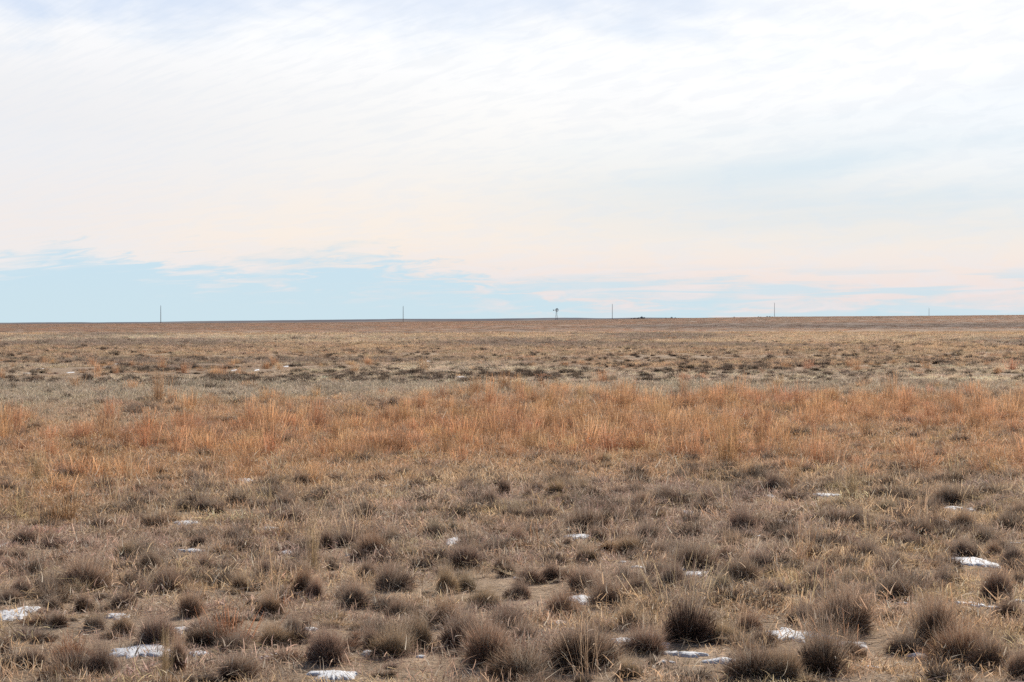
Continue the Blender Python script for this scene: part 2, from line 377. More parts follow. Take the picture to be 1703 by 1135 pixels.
def proto_collection(name, meshes):
    c = bpy.data.collections.new(name)
    for i, me in enumerate(meshes):
        c.objects.link(bpy.data.objects.new('%s_%02d' % (name, i), me))
    return c
def scatter(name, coll, npick, pts, scl, tint, tilt=.12, rng=RNG):
    n = len(pts); me = bpy.data.meshes.new(name); me.vertices.add(n); me.vertices.foreach_set('co', np.asarray(pts, np.float32).ravel())
    def attr(nm, ty, key, dat, dt=np.float32): a = me.attributes.new(nm, ty, 'POINT'); a.data.foreach_set(key, np.asarray(dat, dt).ravel())
    attr('pick', 'INT', 'value', rng.integers(0, npick, n), np.int32)
    attr('rot', 'FLOAT_VECTOR', 'vector', np.stack([rng.normal(0, tilt, n), rng.normal(0, tilt, n), rng.random(n) * 6.283], -1))
    attr('scl', 'FLOAT_VECTOR', 'vector', scl)
    attr('tint', 'FLOAT_COLOR', 'color', np.concatenate([np.clip(tint, .01, .9), np.ones((n, 1))], 1))
    o = bpy.data.objects.new(name, me); COL.objects.link(o)
    ng = bpy.data.node_groups.new(name, 'GeometryNodeTree')
    ng.interface.new_socket('Geometry', in_out='INPUT', socket_type='NodeSocketGeometry'); ng.interface.new_socket('Geometry', in_out='OUTPUT', socket_type='NodeSocketGeometry')
    gi = ng.nodes.new('NodeGroupInput'); go = ng.nodes.new('NodeGroupOutput')
    ci = ng.nodes.new('GeometryNodeCollectionInfo'); ci.inputs['Collection'].default_value = coll; ci.inputs['Separate Children'].default_value = True; ci.inputs['Reset Children'].default_value = True
    ip = ng.nodes.new('GeometryNodeInstanceOnPoints'); ip.inputs['Pick Instance'].default_value = True
    ng.links.new(gi.outputs[0], ip.inputs['Points']); ng.links.new(ci.outputs[0], ip.inputs['Instance'])
    for nm, ty, sock in (('pick', 'INT', 'Instance Index'), ('rot', 'FLOAT_VECTOR', 'Rotation'), ('scl', 'FLOAT_VECTOR', 'Scale')):
        na = ng.nodes.new('GeometryNodeInputNamedAttribute'); na.data_type = ty; na.inputs['Name'].default_value = nm
        ng.links.new(na.outputs['Attribute'], ip.inputs[sock])
    ng.links.new(ip.outputs[0], go.inputs[0])
    md = o.modifiers.new('scatter', 'NODES'); md.node_group = ng
    return o
def wedge(n, d0, d1, rng, spread=.275, pad=1.5, power=1.):
    """random ground places in front of the camera, uniform over the area (power 1) or thinning with distance"""
    u = rng.random(n)
    d = np.sqrt(d0 * d0 + u * (d1 * d1 - d0 * d0)) if power == 1 else d0 * (d1 / d0) ** u
    x = (rng.random(n) * 2 - 1) * (spread * d + pad)
    return x, d

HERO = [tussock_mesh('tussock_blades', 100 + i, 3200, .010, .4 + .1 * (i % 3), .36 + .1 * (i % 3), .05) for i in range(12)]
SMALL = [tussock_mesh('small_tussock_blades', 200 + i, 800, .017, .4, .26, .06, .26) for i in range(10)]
WISP = [wispy_mesh('wispy_blades', 300 + i, 320, .0033, .034 + .012 * (i % 4), .22 + .05 * (i % 3), .15) for i in range(8)]
STRAW = [stem_mesh('straw_stems', 400 + i, 20, .55, .13, .0030, .4, 1) for i in range(4)]
BLUE = [stem_mesh('upright_stems', 500 + i, 80, .8, .16, .0046, .5, 2) for i in range(6)]
FARM = [wispy_mesh('far_blades', 600 + i, 170, .010, .15, .42, .02) for i in range(5)]
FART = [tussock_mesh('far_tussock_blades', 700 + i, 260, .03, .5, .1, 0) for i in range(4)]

def litter_mesh(name, seed, n=26):
    r = np.random.default_rng(seed)
    root = np.stack([r.normal(0, .16, n), r.normal(0, .16, n), r.uniform(.004, .02, n)], -1)
    return mesh_from(name, [blade_mesh(name, root, dirs(np.clip(r.normal(1.5, .08, n), 0, 1.56), r.random(n) * 6.283), r.uniform(.03, .13, n), r.uniform(.0012, .003, n), np.zeros(n), r.normal(0, .6, n), 3, (r.random(n) < .12) * .8, wtip=.6, rng=r)])
LIT = [litter_mesh('litter_blades', 800 + i) for i in range(5)]

# ------------------------------------------------------------------ things placed from the photograph
# snow patches: centre x, centre y, width, height in photo pixels
SNOW = [
 (24,1022,56,20,'broad snow patch cut by the left edge of the field'), (192,1027,34,8,'thin snow strip right of the broad patch at the left edge'),
 (298,1050,27,9,'small snow patch behind the long patch in the lower left'), (234,1086,76,20,'long snow patch between two dark tussocks in the lower left'),
 (329,1089,22,7,'small snow scrap just right of the long lower left patch'), (449,1095,32,8,'faint snow strip between the long left patch and the bottom edge patch'),
 (517,1049,26,4,'thin snow sliver behind the snow patch at the bottom edge'), (552,1126,62,19,'bright snow patch touching the bottom edge of the photo'),
 (308,871,32,5,'thin snow streak in front of the low dark tussock mid left'), (477,920,14,6,'tiny round snow scrap left of the tall thin straw stems'),
 (3,908,10,6,'tiny snow scrap at the left edge beside a dark tussock'), (404,800,26,5,'thin snow streak at the foot of the orange grass on the left'),
 (316,918,44,3,'faint broken snow line under pale straw mid left'), (446,881,28,3,'faint snow line left of the tall thin straw stems'), (367,907,18,4,'faint snow scrap among pale straw mid left'),
 (752,902,20,14,'upright white snow lump standing alone in the middle'), (964,894,36,8,'snow streak in front of the wide dark tussock in the centre'),
 (964,1000,42,14,'snow patch between two dark tussocks right of centre'), (926,1038,28,7,'small snow patch in front of the pair of dark tussocks right of centre'),
 (1042,1069,56,13,'snow patch directly behind the wide brown tussock at the bottom'), (1098,1075,30,7,'narrow snow tail right of the patch behind the wide brown tussock'), (1118,1089,30,6,'snow strip in front of the narrow snow tail at the bottom'),
 (616,1089,28,7,'short snow streak right of the bottom edge snow patch'), (646,810,22,3,'faint snow line in the tan grass left of centre'), (884,832,12,3,'tiny snow fleck under a dark tussock in the centre'),
 (955,788,14,3,'tiny snow fleck at the foot of the orange grass in the centre'), (581,925,12,3,'tiny snow fleck left of a dark pointed tussock'),
 (1279,827,22,5,'snow scrap under the dark tussock beside an orange tuft'), (1146,853,20,5,'small snow scrap right of the central dark tussocks'),
 (1303,871,26,9,'oval snow patch in front of a low black tussock on the right'), (1376,825,38,4,'thin snow line under the tall tan stems on the right'),
 (1584,847,26,4,'snow strip in front of the round dark tussock at the right'), (1617,848,16,4,'short snow strip right of the strip by the round dark tussock'),
 (1576,870,20,5,'middle one of three small stacked snow strips at the right'), (1571,888,20,4,'lowest of three small stacked snow strips at the right'),
 (1618,937,66,15,'wide snow patch at the right behind the round black tussock'), (1157,957,34,9,'snow strip in front of a broad dark tussock right of centre'),
 (1622,1007,26,8,'small snow patch left of the foot of the round black tussock'), (1694,1001,20,4,'snow sliver at the right edge by the round black tussock'),
 (1322,1060,78,20,'largest snow patch, left of the tall dark tussock at the lower right'), (1417,1075,46,9,'snow strip right of the tall dark tussock at the lower right'),
 (1530,1093,36,5,'thin snow strip between two big tussocks at the lower right'), (1146,1092,54,5,'long thin snow line on bare soil near the bottom'), (1200,1103,46,8,'snow strip on bare soil before the bottom right tussocks'),
 (1478,868,18,4,'faint snow scrap between small dark tussocks on the right'), (1523,834,9,3,'tiny snow fleck left of the round dark tussock at the right'), (1545,877,11,3,'tiny snow fleck left of the three stacked strips'),
 (1529,697,11,2.4,'tiny snow fleck within the orange grass at the right'), (1471,703,9,2,'tiny snow fleck left of another in the orange grass'), (1677,703,9,2,'tiny snow fleck in the orange grass near the right edge')]
FARSNOW = [(8,642,16,3),(77,640,10,2),(173,640,10,2.4),(237,648,12,3),(217,642,7,2),(268,637,7,2),(132,642,7,2),(145,654,9,1.6),(323,654,12,2),(472,631,7,2),(513,631,8,2.2),(477,610,9,1.6),(401,598,8,1.5),
 (189,613,6,1.8),(178,611,6,1.6),(194,606,5,2),(39,622,8,1.6),(66,614,6,1.6),(117,620,6,1.6),(390,616,6,1.6),(427,616,6,1.5),(455,631,6,1.8),(655,625,9,1.8),(764,628,22,3),(807,631,11,1.8),(713,601,9,1.6),(770,606,6,1.5),(701,629,6,1.6),(606,621,6,1.8)]

# dark tussocks: centre x, foot y, width, height (crop pixels of three enlarged crops), optional look
def crop(ox, oy, s, rows): return [(ox + a[0] * s, oy + a[1] * s, a[2] * s, a[3] * s, a[4] if len(a) > 4 else '') for a in rows]
TUSS = crop(0, 785, .3288, [
 (115,370,100,70),(250,380,80,50),(430,390,70,70),(770,295,140,60),(690,265,80,40),(965,55,80,50),(1230,40,70,40),(1510,75,90,60),(1030,210,80,70),(1115,215,70,60,'o'),(1425,175,90,50),(1295,190,80,40),
 (1370,250,80,50),(1490,275,150,60),(1520,230,60,50),(1180,355,90,60),(1010,380,90,50),(1460,360,60,40),(1655,390,90,90),(640,450,110,70,'t'),(750,520,120,120),(1030,510,80,70),(1345,550,90,100),(1480,540,80,60),
 (420,610,210,150,'m'),(100,640,110,90),(225,620,100,70),(590,700,120,90),(830,620,220,110),(1210,610,90,80,'t'),(1540,630,110,150,'o'),(410,710,100,70),(260,700,90,40),(950,740,140,110,'m'),(1360,730,110,100,'o'),
 (480,810,90,70),(610,830,100,80,'t'),(770,880,190,130,'m'),(1050,880,180,80),(270,790,80,60),(1380,890,140,90,'t'),(1470,830,90,80),(520,1050,170,170),(880,1010,110,140,'m'),(1190,910,120,60),(1640,980,190,160,'m'),
 (1180,1060,210,110),(20,930,70,90),(150,990,130,60),(1130,100,70,50),(760,140,80,50),(670,145,70,40,'t'),(440,150,60,60),(30,670,110,50),(1680,500,70,70),(1600,650,90,100,'m')])
TUSS += crop(560, 785, .3288, [
 (40,380,110,70),(180,440,140,110,'o'),(290,360,80,60,'t'),(430,220,60,50,'g'),(460,60,100,60),(135,45,60,40),(350,20,50,40),(545,170,70,50),(650,120,90,60),(780,165,80,60),(850,120,70,100),(970,135,60,50),(1000,70,70,50),
 (1115,130,90,80,'t'),(1255,120,80,70,'t'),(985,190,80,50,'o'),(1015,250,110,60),(1265,310,180,110),(915,375,110,90,'o'),(700,215,90,50),(1320,370,80,80),(1540,185,110,70,'o'),(1670,130,60,60),(1610,225,70,50),(1580,350,90,80),
 (1480,425,130,80,'t'),(1640,440,130,70),(1260,460,110,70,'t'),(1090,560,110,80),(970,570,120,70),(870,530,80,50),(830,500,90,50,'o'),(650,490,190,110),(550,620,110,120,'t'),(145,545,100,80),(260,610,180,110),(650,610,90,80,'t'),
 (1250,610,170,100),(750,695,130,90,'t'),(930,650,110,90),(1140,740,150,120,'o'),(1210,740,80,50,'o'),(1370,690,200,150,'m'),(1680,600,110,130),(1540,630,150,90),(1490,790,120,100,'t'),(540,790,160,140,'o'),(320,750,140,80),
 (640,890,200,170),(760,990,220,200,'m'),(430,910,110,180,'t'),(870,800,200,110,'m'),(1260,1000,330,200),(1550,930,210,120,'m'),(290,940,170,140,'t'),(960,1064,260,150,'m'),(180,900,100,90),(950,870,130,80),
 (1480,1050,140,60,'t'),(70,690,140,110,'m'),(45,640,80,50),(1170,385,60,50),(500,330,80,70,'g'),(580,310,60,70,'g'),(365,285,70,50,'g'),(20,250,60,60),(1460,560,90,70)])
TUSS += crop(1120, 785, .3424, [
 (70,830,210,260),(240,835,120,80,'t'),(100,470,200,110),(350,295,170,120),(500,110,100,100),(1350,160,130,90),(555,240,90,50),(600,45,60,60,'t'),(890,265,110,80),(790,245,80,50),(1035,285,80,50),(950,430,110,80),(1050,355,90,50),
 (700,355,80,50),(580,345,110,50),(460,335,50,30),(770,370,50,30),(430,470,110,80),(270,440,110,60),(1060,500,130,70),(1090,630,210,120),(1050,200,80,50,'g'),(1420,290,110,90,'o'),(1420,415,110,80),(1530,350,130,80),(1690,240,90,80),
 (1570,415,80,60,'o'),(1320,380,70,40),(1210,340,110,100),(1660,450,110,80),(1585,630,170,140),(1690,560,70,110),(1320,550,110,70),(1640,720,140,80),(860,800,290,220,'m'),(650,740,150,80),(690,540,110,80),(340,540,200,70),
 (240,600,110,80,'g'),(370,780,130,80,'o'),(1270,860,240,230,'o'),(1130,890,140,80),(1430,950,300,170,'o'),(1560,960,200,150,'m'),(740,990,230,220,'m'),(400,1020,260,150),(540,1022,180,140,'t'),(870,920,120,100,'o'),(420,850,120,60),
 (160,160,90,60),(380,110,80,50),(1240,110,60,40),(1150,375,90,60),(10,170,60,60),(300,390,100,80,'t'),(15,570,90,110),(870,560,120,70,'t'),(1010,550,80,50),(1690,1010,120,130,'m')])

SNOWM, snt, sout = mat('old_snow')
stc = N(snt, 'ShaderNodeTexCoord'); sn1 = NOISE(snt, stc.outputs['Object'], 40, 5, .65); sn2 = NOISE(snt, stc.outputs['Object'], 7, 4)
sp = N(snt, 'ShaderNodeBsdfPrincipled'); sp.inputs['Roughness'].default_value = .7
snt.links.new(MIX(snt, MAPR(snt, sn1, .62, .78), MIX(snt, sn2, (.80, .80, .82), (.66, .66, .69)), (.42, .36, .30)), sp.inputs['Base Color'])
sb = N(snt, 'ShaderNodeBump'); sb.inputs['Strength'].default_value = .6; sb.inputs['Distance'].default_value = .015; snt.links.new(sn1, sb.inputs['Height'])
snt.links.new(sb.outputs[0], sp.inputs['Normal']); snt.links.new(sp.outputs[0], sout.inputs[0])
SNOWSPOTS = []
def snow_patch(px, py, w, h, label, group=None, seed=0):
    x0, y0, z0 = ground_at(px, py)
    W = w * y0 / F * 1.2; D = min(h * y0 * y0 / (CAMH * F), 5 * W + .6) * .95
    SNOWSPOTS.append((x0, y0, W, D))
    b = MB(); na, nr = 90, 8; r = random.Random(seed)
    ph = [r.random() * 6.28 for _ in range(6)]; amp = [.16, .14, .10, .08, .07, .05]
    for j in range(nr + 1):
        rr = j / nr
        for i in range(na):
            a = 6.2832 * i / na
            k = 1 + (sum(am * math.sin((q + 2) * a + ph[q]) for q, am in enumerate(amp)) + 1.1 * (float(fbm(x0 * 31 + math.cos(a) * 5.5, y0 * 17 + math.sin(a) * 3.2, 93, 4)) - .5)) * rr
            x = x0 + math.cos(a) * W / 2 * rr * k; y = y0 + math.sin(a) * D / 2 * rr * k
            n = float(fbm(x * 9, y * 9, 90, 3))
            z = float(terrain(x, y)) + (.004 + .016 * (1 - rr ** 3) * (.4 + 1.2 * n)) * min(1, W * 4 + .3) - (.015 if j == nr else 0)
            b.v.append((x - x0, y - y0, z - z0))
    for j in range(nr):
        for i in range(na):
            i2 = (i + 1) % na
            b.f.append((j * na + i, (j + 1) * na + i, (j + 1) * na + i2, j * na + i2))
    o = b.build('snow_patch', SNOWM, smooth=True); o.location = (x0, y0, z0)
    return tag(o, label, 'snow patch', group)
for i, s in enumerate(SNOW): snow_patch(*s[:4], s[4], 'snow patches on the near prairie', i)
for i, s in enumerate(FARSNOW):
    snow_patch(*s, 'tiny white sliver of snow among the dark tussocks of the far left field', 'snow slivers in the far left field', 200 + i)

FLECK = [(1060,945,16,3),(1036,936,12,2.5),(1258,893,14,2.5),(1395,833,14,2.5),(1352,840,12,2.5),(1560,853,12,2.5),(1655,1012,18,4),(1598,1004,16,4),(1132,948,16,3),(1082,1059,14,4),(1258,1101,22,4),(1110,1103,20,4),(275,1061,14,4),(700,1094,16,3),(1450,1112,24,4),(860,962,14,3),(1500,1005,14,3),(1345,905,14,2.5),(1690,905,14,3),(1215,880,12,2.5),(1075,815,12,2.2),(620,870,12,2.2),(205,965,14,3)]
for i, f_ in enumerate(FLECK):
    snow_patch(*f_, 'small thin fleck of old snow lying among the near tussocks', 'thin snow flecks among the near tussocks', 400 + i)
TINT = {'': (.285, .174, .130), 'm': (.430, .272, .200), 't': (.500, .350, .210), 'o': (.430, .250, .155), 'g': (.290, .248, .155)}
LOOK = {'': 'dark grey-brown', 'm': 'mauve-brown', 't': 'tan', 'o': 'rusty brown', 'g': 'dull olive'}
snow_px = [(s[0], s[1], s[2], s[4]) for s in SNOW]
IND = []                                               # (x, y) of the individual tussocks, so the scatter keeps off them
def place_tussock(i, px, py, w, h, look, label, group, meshes):
    x, y, z = ground_at(px, py)
    W = w * y / F * 1.14; H = h * y / F * 1.1
    y += W * .35; z = float(terrain(x, y))
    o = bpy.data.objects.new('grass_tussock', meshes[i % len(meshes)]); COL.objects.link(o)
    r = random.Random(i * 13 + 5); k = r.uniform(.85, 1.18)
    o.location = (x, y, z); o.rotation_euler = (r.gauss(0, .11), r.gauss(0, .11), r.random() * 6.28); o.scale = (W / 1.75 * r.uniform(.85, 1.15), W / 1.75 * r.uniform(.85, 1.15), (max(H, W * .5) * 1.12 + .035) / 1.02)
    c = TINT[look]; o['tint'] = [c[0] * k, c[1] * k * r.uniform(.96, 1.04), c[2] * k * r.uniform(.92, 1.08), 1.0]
    IND.append((x, y, W))
    return tag(o, label, 'grass tussock', group)
def t_label(px, py, w, h, look, used):
    size = 'large' if w > 58 else 'medium' if w > 34 else 'small'
    shape = ' tall' if h > .95 * w else ' low spreading' if h < .52 * w else ' rounded'
    best = None
    for sx, sy, sw, sl in snow_px:
        dx, dy = px - sx, py - sy
        q = math.hypot(dx, dy * 1.6)
        if q < 75 and (best is None or q < best[0]): best = (q, dx, dy, sl, sw)
    side = 'left' if px < 430 else 'centre left' if px < 851 else 'centre right' if px < 1280 else 'right'
    depth = 'front' if py > 1000 else 'near' if py > 890 else 'middle'
    if best and w > 26:
        _, dx, dy, sl, sw = best
        rel = ('right of' if dx > 0 else 'left of') if abs(dx) > sw * .5 + 4 else ('in front of' if dy > 0 else 'behind')
        short = ' '.join(sl.split()[:7]).rstrip(',')
        l = f'{size}{shape} {LOOK[look]} tussock {rel} the {short}'
        if l not in used and len(l.split()) <= 16: used.add(l); return l
    return f'{size}{shape} {LOOK[look]} grass tussock in the {depth} {side} of the prairie'
# hand-written labels for the ones that show largest, by photo position of their foot
BIG = {(1144,1069):'biggest upright black-brown tussock, dark left side, beside bare soil right of centre', (1373,1124):'large dark tussock standing between the two widest snow patches at lower right',
 (1555,1079):'tall rusty-topped dark tussock behind the thin snow strip at lower right', (1610,1110):'wide rust-brown tussock with dark base in the bottom right corner', (1663,1000):'round black tussock like a ball near the right edge',
 (1414,1059):'broad mauve tussock behind the largest snow patch and its right-hand strip', (171,1130):'dark tussock left of the long snow patch at the bottom left', (810,1110):'dark mauve tussock beside bare sandy soil at the bottom centre',
 (974,1114):'widest brown tussock with black core at the bottom, in front of snow', (770,1078):'dark leaning tussock behind the bare sandy soil at bottom centre', (645,986):'black-cored tussock with bare soil at its foot left of centre',
 (976,887):'wide low black tussock just behind a snow streak in the centre', (1154,946):'broad dark tussock with hazy brown top right of centre, snow at its foot', (1582,840):'round dark tussock standing alone at the right, snow strips before it',
 (138,986):'wide hazy mauve-topped dark tussock at the left', (253,882):'low black double-humped tussock mid left with snow streak before it', (862,908):'pointed rusty tussock with black foot in the centre'}
used = set(); n_t = 0
for i, (px, py, w, h, look) in enumerate(TUSS):
    lab = None
    for (bx, by), l in BIG.items():
        if abs(px - bx) < 9 and abs(py - by) < 9: lab = l
    lab = lab or t_label(px, py, w, h, look, used)
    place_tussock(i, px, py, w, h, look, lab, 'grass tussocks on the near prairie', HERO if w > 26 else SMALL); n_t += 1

# tall stem bunches: centre x, foot y, top y, width, look
TALL = [(154,690,656,8,'t'),(269,700,665,7,'t'),(207,787,731,13,'o'),(145,786,712,46,'o'),(174,798,748,32,'t'),(365,775,728,32,'o'),(263,724,695,26,'r'),(424,712,682,36,'r'),(506,775,744,26,'o'),(521,955,850,26,'t'),(33,752,728,32,'r'),
 (622,717,690,20,'r'),(862,714,684,22,'r'),(912,724,668,28,'o'),(696,686,656,26,'r'),(1050,718,690,24,'r'),(1086,774,744,30,'o'),(1354,730,696,10,'r'),(1539,725,690,15,'o'),(1267,758,688,24,'o'),(1223,748,684,20,'o'),
 (1418,835,758,30,'t'),(1373,706,670,22,'o'),(1314,817,765,20,'o'),(1171,730,682,22,'o'),(1380,1010,935,16,'t'),(273,1132,1030,22,'t'),(381,1070,1000,84,'r'),(118,1100,1045,58,'r'),(470,1012,985,40,'r'),(30,860,800,60,'t'),
 (110,870,815,80,'o'),(1110,735,690,18,'o'),(740,760,700,26,'o'),(560,740,690,24,'o'),(330,745,700,26,'o'),(1440,730,690,22,'o'),(1620,720,675,26,'o'),(60,800,740,34,'t'),(1386,609,601,12,'r'),(53,579,573,8,'o'),(1267,622,612,9,'r')]
TL = {'t': 'tall straw-tan', 'o': 'orange-brown', 'r': 'rust-red'}
TT = {'t': (.50, .365, .21), 'o': (.48, .275, .14), 'r': (.42, .195, .105)}
TALLNAMED = {154:'tan spire of grass rising above the pale field at the left',269:'slim tan spire of grass right of another at the left',207:'dark orange upright grass spike with black foot at the left',145:'broad tall orange bunch of stems at the left',
 521:'lone tall sparse straw stems left of centre in the near field',1418:'tall tan sheaf of stems standing above the near grass at right',1314:'orange tuft directly right of a black tussock on the right',1380:'thin tall tan stems rising before the broad mauve tussock',
 273:'tall tan stems rising over the long snow patch at the bottom left',381:'wide rust-red bunch flecked with white tips at the lower left',118:'rust-red low bunch left of the long snow patch',1386:'small dark rust bush alone in the far pale field at right',
 53:'small orange bush alone in the far field at the left',1267:'rusty tuft in the pale grass above the orange band, right of centre',1354:'slim dark rust-red spike within the orange grass at right'}
for i, (px, fy, ty, w, look) in enumerate(TALL):
    x, y, z = ground_at(px, fy); H = (fy - ty) * y / F; W = w * y / F
    me = BLUE[i % 6] if w > 18 else STRAW[i % 4] if look == 't' else BLUE[(i + 3) % 6]
    o = bpy.data.objects.new('tall_grass_bunch', me); COL.objects.link(o); o.location = (x, y, z)
    hm = .55 if me in STRAW else .8
    o.scale = (W / .36, W / .36, H / hm); o.rotation_euler = (0, 0, i * 1.7)
    k = random.Random(i).uniform(.85, 1.15); o['tint'] = [TT[look][0] * k, TT[look][1] * k, TT[look][2] * k, 1.]
    lab = TALLNAMED.get(px) if not (px == 1267 and fy > 700) else None
    zone = 'left' if px < 430 else 'centre left' if px < 851 else 'centre right' if px < 1280 else 'right'
    tag(o, lab or f'{TL[look]} bunch of upright grass stems in the orange band at the {zone}', 'grass bunch', 'tall grass bunches rising from the prairie')

# ------------------------------------------------------------------ scattered grass (nobody could count it)
ind = np.array(IND)
def clear_of(x, y, items, k):
    keep = np.ones(len(x), bool)
    for (ix, iy, iw) in items: keep &= np.hypot(x - ix, y - iy) > iw * k
    return keep
def clear_snow(x, y, f=1.0, front=.0):
    keep = np.ones(len(x), bool)
    for (sx, sy, W, D) in SNOWSPOTS:
        keep &= (((x - sx) / (W * .5 * f + .02)) ** 2 + ((y - (sy - front * .5)) / (D * .5 * f + front + .02)) ** 2) > 1
    return keep
def zt(x, y): return np.stack([x, y, terrain(x, y)], -1)
def jit(c, r, s=.14, hue=.035): return c * r.lognormal(0, s, (len(c), 1)) * r.normal(1, hue, c.shape)

SM_C = proto_collection('small_tussock', SMALL); WI_C = proto_collection('wispy_grass', WISP); ST_C = proto_collection('straw_grass', STRAW)
BL_C = proto_collection('upright_grass', BLUE); FM_C = proto_collection('far_grass', FARM); FT_C = proto_collection('far_tussock', FART); LT_C = proto_collection('litter', LIT)

# 1 small tussocks filling the near field, hazy mauve and tan
r = np.random.default_rng(1)
x, y = wedge(31000, 8.5, 56, r, power=1)
fore, orange, pale, far, row, px, d = zone_weights(x, y)
dens = (fore * (.3 + .7 * ss(.30, .52, fbm(x / 1.1, y / 1.3, 61, 3))) * (1 - .6 * ss(.57, .66, fbm(x / 2.2, y / 3.5, 41, 4)) * np.interp(row, [860, 1000], [0, 1])) + .3 * orange) * np.interp(d, [8, 22, 50], [.9, .85, .6])
dens = dens * (1 - .93 * soil_spots(x, y))
k = (r.random(len(x)) < dens) & clear_of(x, y, [(a, b - c * .2, c) for a, b, c in IND], .5) & clear_snow(x, y, 1.1, .5)
x, y = x[k], y[k]; n = len(x); g = fbm(x / 2.5, y / 3, 65, 3); u = r.random(n)
c = np.where((u < .26)[:, None], PAL['mauve'] * .95, np.where((u < .56)[:, None], PAL['tan'] * .9, np.where((u < .64)[:, None], PAL['rust'] * .75, PAL['dark'] * np.array([1.2, 1.02, .92]))))
s = (.045 + .105 * r.random(n) ** 1.9) * np.where(u < .64, 1.05, 1.1) * np.interp(y, [10, 25, 40], [.9, 1.1, 1.25])
o = scatter('prairie_tussocks', SM_C, len(SMALL), zt(x, y), np.stack([s, s, s * np.where(u < .64, r.uniform(.5, .95, n), r.uniform(1.0, 1.45, n))], -1), jit(c, r, .2), .14, r)
tag(o, 'small hazy grey-brown grass tufts filling the near field', 'grass', kind='stuff')

# 2 fine matted grass, near and middle
r = np.random.default_rng(2)
x, y = wedge(24000, 8.5, 62, r)
fore, orange, pale, far, row, px, d = zone_weights(x, y)
bare = ss(.57, .66, fbm(x / 2.2, y / 3.5, 41, 4)) * fore * np.interp(row, [820, 960, 1040], [.1, .5, 1])
dens = np.clip(.97 - bare * .9, 0, 1) * np.interp(d, [8, 20, 35, 62], [1, .95, .8, .55])
dens = dens * (1 - .88 * soil_spots(x, y))
k = (r.random(len(x)) < dens) & clear_snow(x, y, 1.0, .25) & clear_of(x, y, [(a, b - c * .25, c) for a, b, c in IND], .42)
x, y = x[k], y[k]; fore, orange, pale = fore[k], orange[k], pale[k]; n = len(x); g = fbm(x / 1.8, y / 2.6, 66, 3)
cf = mixc(PAL['mauve'] * 1.12, PAL['tan'] * 1.08, ss(.38, .62, g + r.normal(0, .1, n)))
c = cf * fore[:, None] + mixc(PAL['orange'], PAL['tan'], r.random(n) * .8) * orange[:, None] + PAL['pale'] * (1 - fore - orange)[:, None]
s = r.uniform(.7, 1.5, n) * np.interp(y, [10, 30, 62], [1.05, 1.2, 1.5])
o = scatter('matted_grass', WI_C, len(WISP), zt(x, y), np.stack([s, s, s * r.uniform(.6, 1.15, n)], -1), jit(c, r), .15, r)
tag(o, 'fine matted dead grass covering the near ground', 'grass', kind='stuff')

# 3 tall orange grass band
r = np.random.default_rng(3)
x, y = wedge(13000, 18, 92, r)
fore, orange, pale, far, row, px, d = zone_weights(x, y)
cl = fbm(x / 3.2, y / 4.5, 67, 3)
dens = orange ** 1.2 * (.10 + .90 * ss(.43, .60, cl)) * (.35 + .65 * ss(.1, .6, orange)) * np.interp(d, [20, 45, 92], [.8, .8, .6]) + .025 * fore * ss(850, 770, row) + .006 * pale
k = r.random(len(x)) < dens
x, y = x[k], y[k]; n = len(x); u = r.random(n); hue = fbm(x / 2.6, y / 3.5, 68, 3) + r.normal(0, .08, n)
c = mixc(PAL['orange'] * 1.1, PAL['rust'] * 1.05, ss(.40, .72, hue) * .85); c = np.where((u < .40)[:, None], PAL['straw'] * np.array([.98, .80, .68]), c)
s = r.uniform(.55, 1.25, n); hgt = r.uniform(.18, .56, n) * r.lognormal(0, .3, n) * np.interp(y, [20, 40, 90], [.75, 1, .9])
o = scatter('tall_orange_grass', BL_C, len(BLUE), zt(x, y), np.stack([s, s, hgt], -1), jit(c, r, .16), .06, r)
tag(o, 'tall orange dead grass standing in a band across the field', 'grass', kind='stuff')

# 4 sparse straws over the near field
r = np.random.default_rng(4)
x, y = wedge(420, 8.5, 34, r)
k = (r.random(len(x)) < .55 * ss(.35, .7, fbm(x / 1.5, y / 2, 69, 3)) + .06) & clear_snow(x, y, 1., .1)
x, y = x[k], y[k]; n = len(x); s = r.uniform(.7, 1.4, n)
c = np.where((r.random(n) < .3)[:, None], PAL['orange'], PAL['straw'])
o = scatter('straw_stalks', ST_C, len(STRAW), zt(x, y), np.stack([s, s, r.uniform(.3, .75, n)], -1), jit(c, r), .25, r)
tag(o, 'scattered pale straw stalks poking out of the near grass', 'grass', kind='stuff')

r = np.random.default_rng(14)
x, y = wedge(5200, 8.5, 30, r); k = clear_snow(x, y, .9, 0.); x, y = x[k], y[k]; n = len(x); s = r.uniform(.6, 1.5, n)
c = np.where((r.random(n) < .5)[:, None], PAL['straw'], np.where((r.random(n) < .5)[:, None], np.array([.34, .29, .25]), PAL['dark']))
o = scatter('fallen_straw', LT_C, len(LIT), zt(x, y), np.stack([s, s, s], -1), jit(c, r, .2), .06, r)
tag(o, 'fallen straw and broken stalks littering the bare soil', 'litter', kind='stuff')
r = np.random.default_rng(15)
x, y = wedge(9000, 42, 105, r, spread=.26, pad=2); fore, orange, pale, far, row, px, d = zone_weights(x, y)
k = (r.random(len(x)) < (pale * .8 + far * .7 + orange * .25) * (.25 + .75 * ss(.35, .6, fbm(x / 2.5, y / 4, 85, 3)))) & clear_snow(x, y, 1.1, .5)
x, y = x[k], y[k]; n = len(x); s = r.uniform(.09, .22, n); u = r.random(n)
c = np.where((u < .4)[:, None], PAL['brown'], np.where((u < .75)[:, None], PAL['pale'], PAL['dark'] * 1.2))
